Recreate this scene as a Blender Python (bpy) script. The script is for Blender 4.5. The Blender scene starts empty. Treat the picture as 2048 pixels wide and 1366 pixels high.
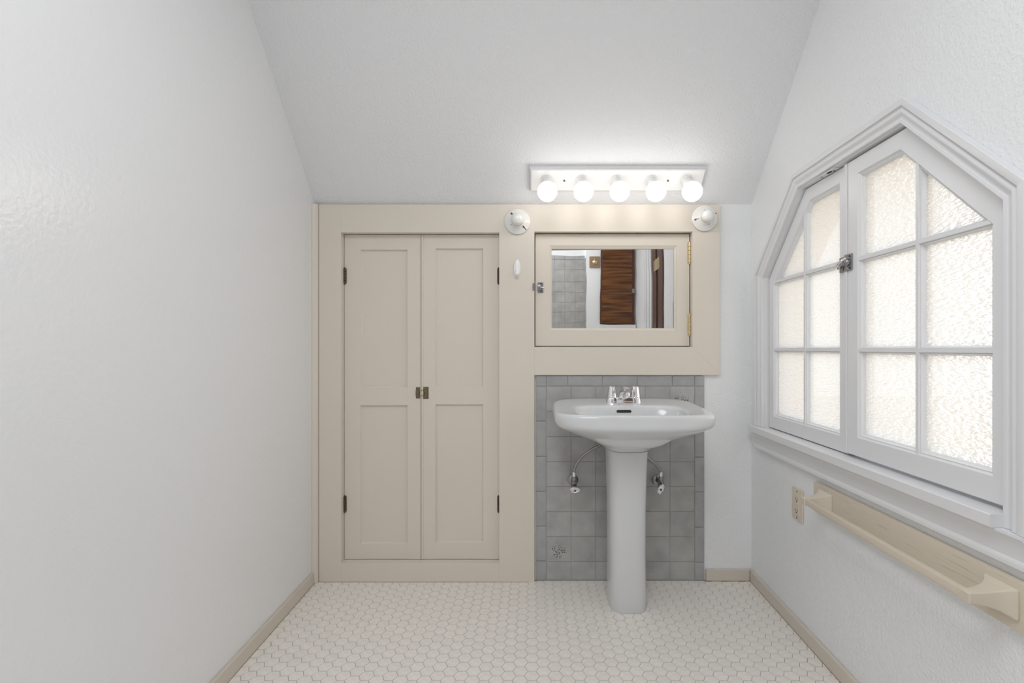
import bpy, bmesh, math, random
from mathutils import Matrix, Vector

random.seed(7)
C = bpy.context.scene.collection
S = bpy.context.scene
PI = math.pi

# ------------------------------------------------------------------ camera
FPX, W_, H_ = 950.0, 2048.0, 1366.0
CAM_Z = 1.04
cam_d = bpy.data.cameras.new('camera')
cam_d.sensor_fit = 'HORIZONTAL'
cam_d.sensor_width = 36.0
cam_d.lens = FPX / W_ * 36.0
cam_d.shift_x = -40.0 / W_
cam_d.shift_y = 14.0 / W_
cam_d.clip_start = 0.02
cam = bpy.data.objects.new('camera', cam_d)
cam.location = (0, 0, CAM_Z)
cam.rotation_euler = (PI / 2, 0, 0)
C.objects.link(cam)
S.camera = cam

# ------------------------------------------------------------------ world, lights, exposure
SKY_STRENGTH = 2.65
BULB_STRENGTH = 6.1
FILL_POWER = 18.8
wd = bpy.data.worlds.new('overcast')
S.world = wd
wd.use_nodes = True
bg = wd.node_tree.nodes['Background']
bg.inputs[0].default_value = (0.96, 0.98, 1.0, 1)
bg.inputs[1].default_value = SKY_STRENGTH

ld = bpy.data.lights.new('fill_light', 'AREA')  # added area light without a fixture, fills the room from overhead
ld.shape = 'RECTANGLE'
ld.size = 0.8
ld.size_y = 1.0
ld.energy = FILL_POWER
ld.color = (0.965, 0.985, 1.0)
lo = bpy.data.objects.new('fill_light', ld)
lo.location = (-0.05, 0.12, 2.425)
C.objects.link(lo)

vs = S.view_settings
S.display_settings.display_device = 'sRGB'
vs.view_transform = 'Standard'
vs.look = 'None'
vs.exposure = 0.0
vs.gamma = 1.0
vs.use_curve_mapping = False
S.cycles.use_denoising = True
S.cycles.max_bounces = 10
S.cycles.diffuse_bounces = 6
S.cycles.sample_clamp_indirect = 6.0

# ------------------------------------------------------------------ materials
def mat(name, col, rough=0.5, metal=0.0, spec=0.5, coat=0.0):
    m = bpy.data.materials.new(name)
    m.use_nodes = True
    b = m.node_tree.nodes['Principled BSDF']
    b.inputs['Base Color'].default_value = (*col, 1)
    b.inputs['Roughness'].default_value = rough
    b.inputs['Metallic'].default_value = metal
    b.inputs['Specular IOR Level'].default_value = spec
    b.inputs['Coat Weight'].default_value = coat
    return m

def bump(m, scale, strength, dist=0.002, detail=2.0, stretch=(1, 1, 1), coord='Object'):
    nt = m.node_tree
    b = nt.nodes['Principled BSDF']
    tc = nt.nodes.new('ShaderNodeTexCoord')
    mp = nt.nodes.new('ShaderNodeMapping')
    mp.inputs['Scale'].default_value = stretch
    n = nt.nodes.new('ShaderNodeTexNoise')
    n.inputs['Scale'].default_value = scale
    n.inputs['Detail'].default_value = detail
    bp = nt.nodes.new('ShaderNodeBump')
    bp.inputs['Strength'].default_value = strength
    bp.inputs['Distance'].default_value = dist
    nt.links.new(tc.outputs[coord], mp.inputs[0])
    nt.links.new(mp.outputs[0], n.inputs['Vector'])
    nt.links.new(n.outputs['Fac'], bp.inputs['Height'])
    nt.links.new(bp.outputs[0], b.inputs['Normal'])
    return n

def tint(m, c1, c2, scale, detail=3.0, stretch=(1, 1, 1), lo_=0.35, hi_=0.65, rand=0.0):
    """mottle the base colour between two real pigment tones"""
    nt = m.node_tree
    b = nt.nodes['Principled BSDF']
    tc = nt.nodes.new('ShaderNodeTexCoord')
    mp = nt.nodes.new('ShaderNodeMapping')
    mp.inputs['Scale'].default_value = stretch
    n = nt.nodes.new('ShaderNodeTexNoise')
    n.inputs['Scale'].default_value = scale
    n.inputs['Detail'].default_value = detail
    r = nt.nodes.new('ShaderNodeValToRGB')
    r.color_ramp.elements[0].position = lo_
    r.color_ramp.elements[0].color = (*c1, 1)
    r.color_ramp.elements[1].position = hi_
    r.color_ramp.elements[1].color = (*c2, 1)
    nt.links.new(tc.outputs['Object'], mp.inputs[0])
    nt.links.new(mp.outputs[0], n.inputs['Vector'])
    nt.links.new(n.outputs['Fac'], r.inputs[0])
    if rand:
        oi = nt.nodes.new('ShaderNodeObjectInfo')
        hs = nt.nodes.new('ShaderNodeHueSaturation')
        mr = nt.nodes.new('ShaderNodeMapRange')
        mr.inputs['To Min'].default_value = 1 - rand
        mr.inputs['To Max'].default_value = 1 + rand
        nt.links.new(oi.outputs['Random'], mr.inputs[0])
        nt.links.new(mr.outputs[0], hs.inputs['Value'])
        nt.links.new(r.outputs[0], hs.inputs['Color'])
        nt.links.new(hs.outputs[0], b.inputs['Base Color'])
    else:
        nt.links.new(r.outputs[0], b.inputs['Base Color'])

M = {}
M['wall'] = mat('white_wall_paint', (0.855, 0.865, 0.875), 0.42, spec=0.4)
bump(M['wall'], 135, 0.8, 0.0032, 2.5)
M['wall_l'] = mat('white_wall_paint_smooth', (0.855, 0.86, 0.875), 0.17, spec=0.7)
bump(M['wall_l'], 90, 0.6, 0.0016, 4)
M['ceil'] = mat('white_ceiling_paint', (0.84, 0.845, 0.86), 0.5, spec=0.35)
bump(M['ceil'], 135, 0.9, 0.0034, 2.5)
M['cream'] = mat('cream_wood_paint', (0.735, 0.675, 0.59), 0.38, spec=0.45)
bump(M['cream'], 60, 0.10, 0.001, 4, (1, 1, 0.15))
M['board'] = mat('cream_grained_board', (0.68, 0.61, 0.50), 0.42)
bump(M['board'], 70, 0.6, 0.0016, 5, (1, 0.04, 1))
tint(M['board'], (0.50, 0.44, 0.35), (0.66, 0.59, 0.485), 240, 4, (1, 0.03, 1), 0.30, 0.37)
M['rail'] = mat('cream_rail_paint', (0.66, 0.59, 0.485), 0.36)
bump(M['rail'], 60, 0.1, 0.001, 3, (1, 0.2, 1))
M['beige'] = mat('beige_base_paint', (0.66, 0.60, 0.52), 0.45)
M['wwood'] = mat('white_window_paint', (0.78, 0.785, 0.80), 0.30, spec=0.5)
bump(M['wwood'], 70, 0.06, 0.001, 3, (1, 0.2, 0.2))
M['hex'] = mat('cream_hexagon_tile', (0.70, 0.66, 0.60), 0.42)
tint(M['hex'], (0.81, 0.765, 0.71), (0.87, 0.835, 0.79), 60, rand=0.02)
M['grout'] = mat('grey_beige_grout', (0.37, 0.35, 0.32), 0.8)
M['tile'] = mat('grey_glazed_tile', (0.40, 0.395, 0.385), 0.22, spec=0.5)
tint(M['tile'], (0.36, 0.355, 0.345), (0.47, 0.465, 0.455), 14, 4, lo_=0.3, hi_=0.7, rand=0.03)
M['btile'] = mat('blue_grey_border_tile', (0.38, 0.385, 0.395), 0.20)
tint(M['btile'], (0.365, 0.367, 0.370), (0.415, 0.418, 0.422), 20, 3, rand=0.02)
M['wgrout'] = mat('pale_wall_grout', (0.47, 0.46, 0.445), 0.8)
M['print'] = mat('dark_grey_print', (0.045, 0.045, 0.043), 0.4)
M['print2'] = mat('pale_grey_print', (0.13, 0.13, 0.125), 0.4)
M['porc'] = mat('white_porcelain', (0.67, 0.68, 0.69), 0.15, spec=0.55, coat=0.2)
M['ceramic'] = mat('white_glazed_ceramic', (0.84, 0.83, 0.80), 0.15, coat=0.3)
M['enamel'] = mat('white_enamel', (0.74, 0.74, 0.74), 0.3)
M['plastic'] = mat('white_plastic', (0.86, 0.86, 0.86), 0.25)
M['chrome'] = mat('chrome', (0.82, 0.82, 0.83), 0.09, metal=1.0)
M['dchrome'] = mat('dull_chrome', (0.30, 0.30, 0.31), 0.22, metal=1.0)
M['steel'] = mat('braided_steel', (0.36, 0.35, 0.34), 0.38, metal=0.8)
M['brass'] = mat('painted_brass', (0.74, 0.63, 0.40), 0.30, metal=0.8)
M['dbrass'] = mat('aged_brass', (0.20, 0.165, 0.115), 0.35, metal=0.85)
M['bronze'] = mat('dark_bronze', (0.10, 0.085, 0.07), 0.4, metal=0.6)
M['black'] = mat('black_hole', (0.012, 0.012, 0.012), 0.6)
M['gap_shade'] = mat('painted_gap_shade', (0.03, 0.027, 0.024), 0.8)  # near-black colour standing in for shade behind the cupboard doors
M['ivory'] = mat('ivory_plastic', (0.70, 0.62, 0.51), 0.35)
M['brown'] = mat('dark_brown_wood', (0.10, 0.045, 0.03), 0.4)
M['wood'] = mat('brown_grained_wood', (0.2, 0.08, 0.02), 0.3)
tint(M['wood'], (0.055, 0.018, 0.006), (0.25, 0.095, 0.022), 22, 5, (0.12, 0.12, 2.0), 0.38, 0.68)
M['plaque'] = mat('tan_wood', (0.30, 0.20, 0.12), 0.4)
M['stucco'] = mat('peach_stucco', (0.82, 0.57, 0.38), 0.8)
M['ground'] = mat('dry_ground', (0.74, 0.65, 0.52), 0.9)

# bulbs glow
m = bpy.data.materials.new('lit_bulb')
m.use_nodes = True
nt = m.node_tree
nt.nodes.clear()
e = nt.nodes.new('ShaderNodeEmission')
e.inputs[0].default_value = (1.0, 0.965, 0.92, 1)
e.inputs[1].default_value = BULB_STRENGTH
o = nt.nodes.new('ShaderNodeOutputMaterial')
nt.links.new(e.outputs[0], o.inputs[0])
M['bulb'] = m

# old slightly wavy mirror
M['mirror'] = mat('old_mirror', (0.74, 0.735, 0.72), 0.012, metal=1.0)
n_ = bump(M['mirror'], 6.0, 0.12, 0.004, 1.0, (0.6, 1, 1.0))

# obscure glass: pebbled, diffusing, lets the daylight through
m = bpy.data.materials.new('pebbled_glass')
m.use_nodes = True
nt = m.node_tree
nt.nodes.clear()
out = nt.nodes.new('ShaderNodeOutputMaterial')
tc = nt.nodes.new('ShaderNodeTexCoord')
mp = nt.nodes.new('ShaderNodeMapping')
mp.inputs['Scale'].default_value = (1, 0.34, 1.25)
vo = nt.nodes.new('ShaderNodeTexNoise')
vo.inputs['Scale'].default_value = 160
vo.inputs['Detail'].default_value = 2.0
bp = nt.nodes.new('ShaderNodeBump')
bp.inputs['Strength'].default_value = 1.0
bp.inputs['Distance'].default_value = 0.005
nt.links.new(tc.outputs['Object'], mp.inputs[0])
nt.links.new(mp.outputs[0], vo.inputs['Vector'])
nt.links.new(vo.outputs['Fac'], bp.inputs['Height'])
rf = nt.nodes.new('ShaderNodeBsdfRefraction')
rf.inputs['Color'].default_value = (0.70, 0.70, 0.695, 1)
rf.inputs['Roughness'].default_value = 0.36
rf.inputs['IOR'].default_value = 1.35
tl = nt.nodes.new('ShaderNodeBsdfTranslucent')
tl.inputs['Color'].default_value = (0.88, 0.88, 0.87, 1)
tr = nt.nodes.new('ShaderNodeBsdfTransparent')
gl = nt.nodes.new('ShaderNodeBsdfGlossy')
gl.inputs['Roughness'].default_value = 0.15
for s in (rf, tl, gl):
    nt.links.new(bp.outputs[0], s.inputs['Normal'])
m1 = nt.nodes.new('ShaderNodeMixShader'); m1.inputs[0].default_value = 0.5
m2 = nt.nodes.new('ShaderNodeMixShader'); m2.inputs[0].default_value = 0.05
m3 = nt.nodes.new('ShaderNodeMixShader'); m3.inputs[0].default_value = 0.04
nt.links.new(rf.outputs[0], m1.inputs[1]); nt.links.new(tl.outputs[0], m1.inputs[2])
nt.links.new(m1.outputs[0], m2.inputs[1]); nt.links.new(tr.outputs[0], m2.inputs[2])
nt.links.new(m2.outputs[0], m3.inputs[1]); nt.links.new(gl.outputs[0], m3.inputs[2])
nt.links.new(m3.outputs[0], out.inputs[0])
M['glass'] = m

# ------------------------------------------------------------------ helpers
ID = Matrix.Identity(4)
ROOT = {}          # object name -> world matrix of its root

def box(bm, x0, x1, y0, y1, z0, z1, bev=0.0, seg=2):
    co = [(x, y, z) for x in (x0, x1) for y in (y0, y1) for z in (z0, z1)]
    v = [bm.verts.new(c) for c in co]
    fs = [(0, 1, 3, 2), (4, 6, 7, 5), (0, 4, 5, 1), (2, 3, 7, 6), (0, 2, 6, 4), (1, 5, 7, 3)]
    f = [bm.faces.new([v[i] for i in q]) for q in fs]
    if bev:
        ed = list({e_ for q in f for e_ in q.edges})
        bmesh.ops.bevel(bm, geom=ed, offset=bev, segments=seg, affect='EDGES', profile=0.6)

def loft(bm, loops, cap0=True, cap1=True, closed=False):
    rings = [[bm.verts.new(p) for p in L] for L in loops]
    n = len(rings[0])
    pairs = list(zip(rings, rings[1:]))
    if closed:
        pairs.append((rings[-1], rings[0]))
    for a, b in pairs:
        for i in range(n):
            j = (i + 1) % n
            bm.faces.new((a[i], a[j], b[j], b[i]))
    if cap0 and not closed:
        bm.faces.new(list(reversed(rings[0])))
    if cap1 and not closed:
        bm.faces.new(rings[-1])
    return rings

def lathe(bm, prof, mtx, n=24, cap0=True, cap1=True, sx=1.0, sy=1.0):
    loops = []
    for r, h in prof:
        r = max(r, 1e-5)
        loops.append([mtx @ Vector((sx * r * math.cos(2 * PI * k / n), sy * r * math.sin(2 * PI * k / n), h)) for k in range(n)])
    loft(bm, loops, cap0, cap1)

def tube(bm, pts, r, n=10):
    pts = [Vector(p) for p in pts]
    loops = []
    up = Vector((0, 1, 0.02))
    for i, p in enumerate(pts):
        t = (pts[min(i + 1, len(pts) - 1)] - pts[max(i - 1, 0)]).normalized()
        a = (up - up.dot(t) * t).normalized()
        b = t.cross(a)
        up = a
        loops.append([p + r * (math.cos(2 * PI * k / n) * a + math.sin(2 * PI * k / n) * b) for k in range(n)])
    loft(bm, loops)

def spline(pts, k=6):
    P = [Vector(p) for p in pts]
    P = [2 * P[0] - P[1]] + P + [2 * P[-1] - P[-2]]
    o_ = []
    for i in range(1, len(P) - 2):
        for s in range(k):
            t = s / k
            a, b, c, d = P[i - 1], P[i], P[i + 1], P[i + 2]
            o_.append(0.5 * ((2 * b) + (c - a) * t + (2 * a - 5 * b + 4 * c - d) * t * t + (3 * b - 3 * c + d - a) * t ** 3))
    o_.append(P[-2])
    return o_

def axis(p, z, x=None):
    """matrix with origin p, local z along z"""
    z = Vector(z).normalized()
    x = Vector(x) if x else (Vector((1, 0, 0)) if abs(z.x) < 0.9 else Vector((0, 0, 1)))
    x = (x - x.dot(z) * z).normalized()
    y = z.cross(x)
    return Matrix(((x.x, y.x, z.x, p[0]), (x.y, y.y, z.y, p[1]), (x.z, y.z, z.z, p[2]), (0, 0, 0, 1)))

def mk(name, bm, material, parent=None, frame=ID, smooth=False, sub=0, kind=None, label=None, recalc=True):
    """link one mesh; bm is in frame coordinates, data is stored in the local space of the root"""
    me = bpy.data.meshes.new(name)
    if recalc:
        bmesh.ops.recalc_face_normals(bm, faces=bm.faces[:])
    bm.to_mesh(me)
    bm.free()
    rw = ROOT.get(parent.name, ID) if parent else ID
    me.transform(rw.inverted() @ frame)
    me.materials.append(M[material] if isinstance(material, str) else material)
    ob = bpy.data.objects.new(name, me)
    C.objects.link(ob)
    if parent:
        ob.parent = parent
    ROOT[ob.name] = rw
    if smooth:
        for p in me.polygons:
            p.use_smooth = True
        if smooth == 'auto':
            me.set_sharp_from_angle(angle=math.radians(38))
    if sub:
        md = ob.modifiers.new('sub', 'SUBSURF')
        md.levels = md.render_levels = sub
    if kind:
        ob['kind'] = kind
    if label:
        ob['label'] = label
    return ob

def thing(name, loc, label, cat, group=None, kind=None):
    ob = bpy.data.objects.new(name, None)
    ob.empty_display_size = 0.05
    ob.location = loc
    C.objects.link(ob)
    ob['label'] = label
    ob['category'] = cat
    if group:
        ob['group'] = group
    if kind:
        ob['kind'] = kind
    ROOT[ob.name] = Matrix.Translation(loc)
    return ob

def struct(ob, label, cat):
    ob['kind'] = 'structure'
    ob['label'] = label
    ob['category'] = cat
    return ob

def nb():
    return bmesh.new()

def clip(poly, f):
    """keep the side of the 2D polygon where f(p) >= 0"""
    o_ = []
    for i in range(len(poly)):
        a, b = poly[i], poly[(i + 1) % len(poly)]
        fa, fb = f(a), f(b)
        if fa >= 0:
            o_.append(a)
        if (fa >= 0) != (fb >= 0):
            t = fa / (fa - fb)
            o_.append((a[0] + t * (b[0] - a[0]), a[1] + t * (b[1] - a[1])))
    return o_

def inset(poly, d):
    """move each edge i (from vertex i to i+1) of a convex CCW polygon inwards by d[i]"""
    n = len(poly)
    if not isinstance(d, (list, tuple)):
        d = [d] * n
    L = []
    for i in range(n):
        (x0, y0), (x1, y1) = poly[i], poly[(i + 1) % n]
        l = math.hypot(x1 - x0, y1 - y0)
        nx, ny = -(y1 - y0) / l, (x1 - x0) / l
        L.append((nx, ny, nx * x0 + ny * y0 + d[i]))
    R = []
    for i in range(n):
        a, b = L[i - 1], L[i]
        det = a[0] * b[1] - a[1] * b[0]
        R.append(((a[2] * b[1] - a[1] * b[2]) / det, (a[0] * b[2] - a[2] * b[0]) / det))
    return R

# frames of the two side walls: local y runs along the wall, local x points out of the room
FR = Matrix.Translation((0.9395, 0, 0)) @ Matrix.Rotation(-math.atan(0.022), 4, 'Z')
FL = Matrix.Translation((-0.921, 0, 0)) @ Matrix.Rotation(math.atan(0.0253), 4, 'Z')
D = 2.135           # back wall
ZC = 1.687          # where the sloped ceiling meets it
Y0 = -0.60          # rear wall
FLAT = 2.44         # flat part of the ceiling
XR = lambda y: 0.9395 + 0.022 * y
XL = lambda y: -0.921 - 0.0253 * y

# ------------------------------------------------------------------ shell
bm = nb()
box(bm, -1.05, 1.05, -0.78, 2.25, -0.10, -0.0011)
floor = struct(mk('floor', bm, 'grout'), 'floor of small cream hexagon tiles with thin grey joints', 'floor')

# left wall
bm = nb()
box(bm, -0.12, 0.0, -0.80, 2.26, -0.05, 2.50)
struct(mk('wall_left', bm, 'wall_l', frame=FL), 'smooth bare white wall on the left, soft lamp glare at its near end', 'wall')

# ceiling: slope and flat part in one slab
bm = nb()
poly = [(D, ZC), (D - (FLAT - ZC), FLAT), (-0.85, FLAT), (-0.85, 2.56), (1.45, 2.56), (2.30, 1.74), (2.30, ZC)]
loft(bm, [[(-1.10, y, z) for y, z in poly], [(1.14, y, z) for y, z in poly]])
struct(mk('ceiling', bm, 'ceil'), 'white textured ceiling sloping down to the built-in cupboard', 'ceiling')

# back wall: deep behind the cupboards, plaster face elsewhere
bm = nb()
box(bm, -1.08, 1.10, 2.20, 2.32, -0.05, 1.74)
box(bm, 0.0125, 1.10, D, 2.20, -0.05, 0.93)
box(bm, 0.825, 1.10, D, 2.20, 0.93, 1.70)
wall_back = struct(mk('wall_back', bm, 'wall'), 'white textured back wall strip beside the cupboard and grey tile', 'wall')

# right wall with the clipped window opening
OP = [(0.963, 0.690), (2.010, 0.690), (2.010, 1.338), (1.732, 1.622), (1.236, 1.622), (0.963, 1.338)]   # CCW in (y, z)
HO = inset(OP, -0.012)
bm = nb()
def slab(poly, x0, x1):
    loft(bm, [[(x0, y, z) for y, z in poly], [(x1, y, z) for y, z in poly]])
ya, yb, zt = -0.80, 2.26, 2.50
slab([(ya, -0.05), (yb, -0.05), (yb, HO[0][1]), (ya, HO[0][1])], 0, 0.13)
slab([(HO[1][0], HO[1][1]), (yb, HO[1][1]), (yb, zt), (HO[1][0], zt)], 0, 0.13)
slab([(ya, HO[0][1]), (HO[0][0], HO[0][1]), (HO[0][0], zt), (ya, zt)], 0, 0.13)
slab([HO[5], HO[4], (HO[4][0], zt), (HO[5][0], zt)], 0, 0.13)
slab([HO[4], HO[3], (HO[3][0], zt), (HO[4][0], zt)], 0, 0.13)
slab([HO[3], HO[2], (HO[2][0], zt), (HO[3][0], zt)], 0, 0.13)
struct(mk('wall_right', bm, 'wall', frame=FR), 'white textured wall on the right around the clipped-corner window', 'wall')

# rear wall with a tiled shower alcove (seen in the mirror)
bm = nb()
box(bm, 0.42, 1.00, Y0 - 0.12, Y0, -0.05, 2.50)
box(bm, -1.00, 0.42, Y0 - 0.27, Y0 - 0.15, -0.05, 2.50)
wall_rear = struct(mk('wall_rear', bm, 'wall'), 'rear wall with shower alcove, seen only in the small mirror', 'wall')

# baseboards and corner strip
bm = nb(); box(bm, 0.0005, 0.0125, Y0, 2.095, 0.0, 0.050, 0.003)
struct(mk('baseboard_left', bm, 'beige', frame=FL), 'low beige baseboard along the left wall', 'baseboard')
bm = nb(); box(bm, -0.0125, -0.0005, Y0 + 0.02, 2.122, 0.0, 0.050, 0.003)
struct(mk('baseboard_right', bm, 'beige', frame=FR), 'low beige baseboard under the towel rail', 'baseboard')
bm = nb(); box(bm, 0.779, 0.9735, D - 0.0125, D - 0.0005, 0.0, 0.052, 0.003)
struct(mk('baseboard_back', bm, 'beige'), 'short beige baseboard right of the grey tile', 'baseboard')
bm = nb()
q = [(0.0005, 2.127)] + [(0.0005 + 0.024 * math.cos(a), 2.127 - 0.026 * math.sin(a)) for a in [k * PI / 12 for k in range(0, 7)]]
loft(bm, [[(x, y, 0.0) for x, y in q], [(x, y, 1.682) for x, y in q]])
struct(mk('trim_1', bm, 'cream', frame=FL, smooth='auto'), 'narrow cream corner strip between left wall and cupboard', 'trim')

# ------------------------------------------------------------------ floor tiles
s_ = 0.025
def hexpoly(cx, cy, r):
    return [(cx + r * math.cos(k * PI / 3), cy + r * math.sin(k * PI / 3)) for k in range(6)]
g = 0.0009
def tile_solid(bm, top, low):
    loft(bm, [[(x, y, -0.0011) for x, y in low], [(x, y, -0.0004) for x, y in low], [(x, y, 0.0) for x, y in top]], cap0=False)
bmh = nb()
tile_solid(bmh, hexpoly(0, 0, s_ - g - 0.0007), hexpoly(0, 0, s_ - g))
hex_me = None
cells = []
py = math.sqrt(3) * s_ * 1.008
for ci in range(-27, 28):
    cx = ci * 1.5 * s_
    for ri in range(-70, 70):
        cy = 1.7055 + py * (ri + 0.5) + (0.5 * py if ci % 2 else 0)
        if cy < Y0 - 0.14 or cy > D + 0.03:
            continue
        if cx < XL(cy) - 0.03 or cx > XR(cy) + 0.03:
            continue
        if cy < Y0 and cx > 0.41:
            continue
        px = 1064 + FPX * cx / max(cy, 0.05)
        pyx = 697 + FPX * CAM_Z / max(cy, 0.05)
        vis = cy > 0.3 and -10 < px < 2058 and pyx < 1372
        cells.append((vis, cx, cy))
limits = [lambda p: p[0] - (XL(p[1]) + 0.0132), lambda p: (XR(p[1]) - 0.0132) - p[0],
          lambda p: (2.1135 if p[0] < 0.0125 else 2.1265 if p[0] < 0.775 else 2.1215) - p[1],
          lambda p: p[1] - (Y0 - 0.148)]
vis_cells = sorted([c for c in cells if c[0]], key=lambda c: c[2])
single = set((c[1], c[2]) for c in [c for c in vis_cells if min(f((c[1] + dx, c[2] + dy)) for f in limits for dx in (-s_, s_) for dy in (-s_, s_)) > 0][:298])
bms = nb()
for vis, cx, cy in cells:
    if (cx, cy) in single:
        if hex_me is None:
            ob = mk('hexagon_tile', bmh, 'hex', floor)
            hex_me = ob.data
        else:
            ob = bpy.data.objects.new('hexagon_tile', hex_me)
            C.objects.link(ob)
            ob.parent = floor
        ob.location = (cx, cy, 0)
    else:
        P0, P1 = hexpoly(cx, cy, s_ - g), hexpoly(cx, cy, s_ - g - 0.0007)
        for f in limits:
            if len(P0) > 2: P0 = clip(P0, f)
            if len(P1) > 2: P1 = clip(P1, f)
        if len(P1) < 3 or len(P0) != len(P1):
            if len(P1) >= 3:
                P0 = P1
            else:
                continue
        tile_solid(bms, P1, P0)
mk('far_hexagon_tiles', bms, 'hex', floor, kind='stuff')

# ------------------------------------------------------------------ grey tile field behind the sink (pieces of the back wall)
TX = lambda px: (px - 1064) / 446.4
TZ = lambda p: CAM_Z - (p - 697) / 446.4
YT0, YT1 = D - 0.0005, 2.127
bm = nb(); box(bm, TX(1072), TX(1408), 2.1295, D - 0.0003, 0.0, TZ(752))
mk('grout_bed', bm, 'wgrout', wall_back)
colx = [1092.8, 1142.2, 1191.5, 1240.8, 1290.1, 1339.5, 1388.8]
rowy = [772.5, 822.8, 873.0, 923.0, 973.0, 1023.0, 1073.0, 1123.0, 1159.5]
hg = 0.0014
tiles = {}
for i in range(6):
    for j in range(8):
        bm = nb()
        dy = random.uniform(-0.0003, 0.0003)
        box(bm, TX(colx[i]) + hg, TX(colx[i + 1]) - hg, YT1 + dy, 2.1295, TZ(rowy[j + 1]) + hg, TZ(rowy[j]) - hg, 0.0007)
        tiles[i, j] = mk('wall_tile', bm, 'tile', wall_back)
def border(x0, x1, y0, y1, name='border_tile'):
    bm = nb()
    box(bm, TX(x0) + hg, TX(x1) - hg, YT1 - 0.0012, 2.1295, TZ(y1) + hg, TZ(y0) - hg, 0.0013, 2)
    mk(name, bm, 'btile', wall_back, smooth='auto')
for x0, x1 in [(1071.5, 1092.5), (1092.5, 1135.4), (1135.4, 1205), (1205, 1274.2), (1274.2, 1344), (1344, 1388.9), (1388.9, 1409)]:
    border(x0, x1, 751, 772.2)
for y0, y1 in [(772.5, 842), (842, 912.6), (912.6, 982), (982, 1051.8), (1051.8, 1121.5), (1121.5, 1159.5)]:
    border(1071.5, 1092.5, y0, y1)
for y0, y1 in [(772.5, 843.5), (843.5, 913.8), (913.8, 983.3), (983.3, 1053.8), (1053.8, 1124), (1124, 1160)]:
    border(1389, 1409, y0, y1)

# flowers printed on two of the tiles
LEAF = [(390, 735, 80, 34, 70), (470, 730, 70, 34, -65), (440, 800, 60, 30, 50), (430, 655, 36, 30, 20), (500, 655, 34, 30, 80),
        (620, 690, 50, 32, 40), (690, 690, 48, 30, -60), (760, 685, 40, 28, 60), (860, 725, 44, 34, 20), (640, 615, 40, 32, 60),
        (555, 415, 44, 22, 10), (560, 510, 50, 22, 60), (520, 835, 64, 30, -30), (600, 790, 60, 30, -55), (660, 760, 60, 30, 10),
        (545, 880, 70, 30, -50), (755, 800, 110, 34, -25), (845, 812, 80, 36, -8), (765, 875, 74, 36, 48), (850, 880, 84, 36, 22),
        (655, 915, 84, 34, 72), (580, 955, 84, 34, 25), (465, 975, 84, 32, -8), (565, 1040, 84, 34, -58), (675, 1065, 110, 30, 86),
        (720, 1010, 44, 24, 30), (600, 880, 50, 26, 5)]
def flower(tile, c0, c1, r0, r1):
    x0, x1, z1, z0 = TX(c0), TX(c1), TZ(r0), TZ(r1)
    for part in (0, 1):
        bm = nb()
        for k, (lx, ly, ln, wdt, an) in enumerate(LEAF):
            if (ly < 700 or k in (10, 11)) != (part == 1):
                continue
            fx, fz = (lx - 160) / 940, 1 - (ly - 270) / 965
            a, b = ln / 940 * 0.5 * (x1 - x0), wdt / 940 * 0.5 * (x1 - x0)
            ca, sa = math.cos(math.radians(-an)), math.sin(math.radians(-an))
            ring = []
            for t in range(8):
                u, v = a * math.cos(t * PI / 4), b * math.sin(t * PI / 4) * (1 - 0.25 * math.cos(t * PI / 4))
                ring.append((x0 + fx * (x1 - x0) + u * ca - v * sa, z0 + fz * (z1 - z0) + u * sa + v * ca))
            loft(bm, [[(x, YT1 - 0.0004, z) for x, z in ring], [(x, YT1 + 0.0006, z) for x, z in ring]])
        mk('floral_print', bm, 'print' if part == 0 else 'print2', tile)
flower(tiles[0, 6], colx[0], colx[1], rowy[6], rowy[7])
flower(tiles[5, 0], colx[5], colx[6], rowy[0], rowy[1])
for t in (tiles[0, 6], tiles[5, 0]):
    t['label'] = 'grey tile printed with a small leafy flower sprig'

# ------------------------------------------------------------------ built-in cupboard
YF, YB = 2.115, 2.197        # frame face and the wall behind
FXx = lambda px: (px - 1064) / 449.2
FZ = lambda p: CAM_Z - (p - 697) / 449.2
cup = thing('linen_cupboard', (-0.47, 2.15, 0), 'tall cream built-in cupboard with two panelled doors beside the left wall', 'cupboard')
def cbox(name, x0, x1, z0, z1, y0=YF, y1=YB, parent=cup, mt='cream', bev=0.0007):
    bm = nb(); box(bm, x0, x1, y0, y1, z0, z1, bev)
    return mk(name, bm, mt, parent)
xs0, xs1, xc0, xc1 = FXx(638), FXx(682), FXx(998.5), FXx(1069)
zt_ = 1.681
cbox('stile', xs0, xs1, 0.0005, zt_)
cbox('stile', xc0, xc1, 0.0005, zt_, bev=0)
cbox('rail', xs1, xc0, FZ(465), zt_)
cbox('rail', xs1, xc0, 0.0005, FZ(1126))
cbox('shade_panel', xs1, xc0, FZ(1126), FZ(465), 2.1745, YB, mt='gap_shade', bev=0)  # dark sheet added close behind the doors, paints the shade in their gaps

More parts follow.
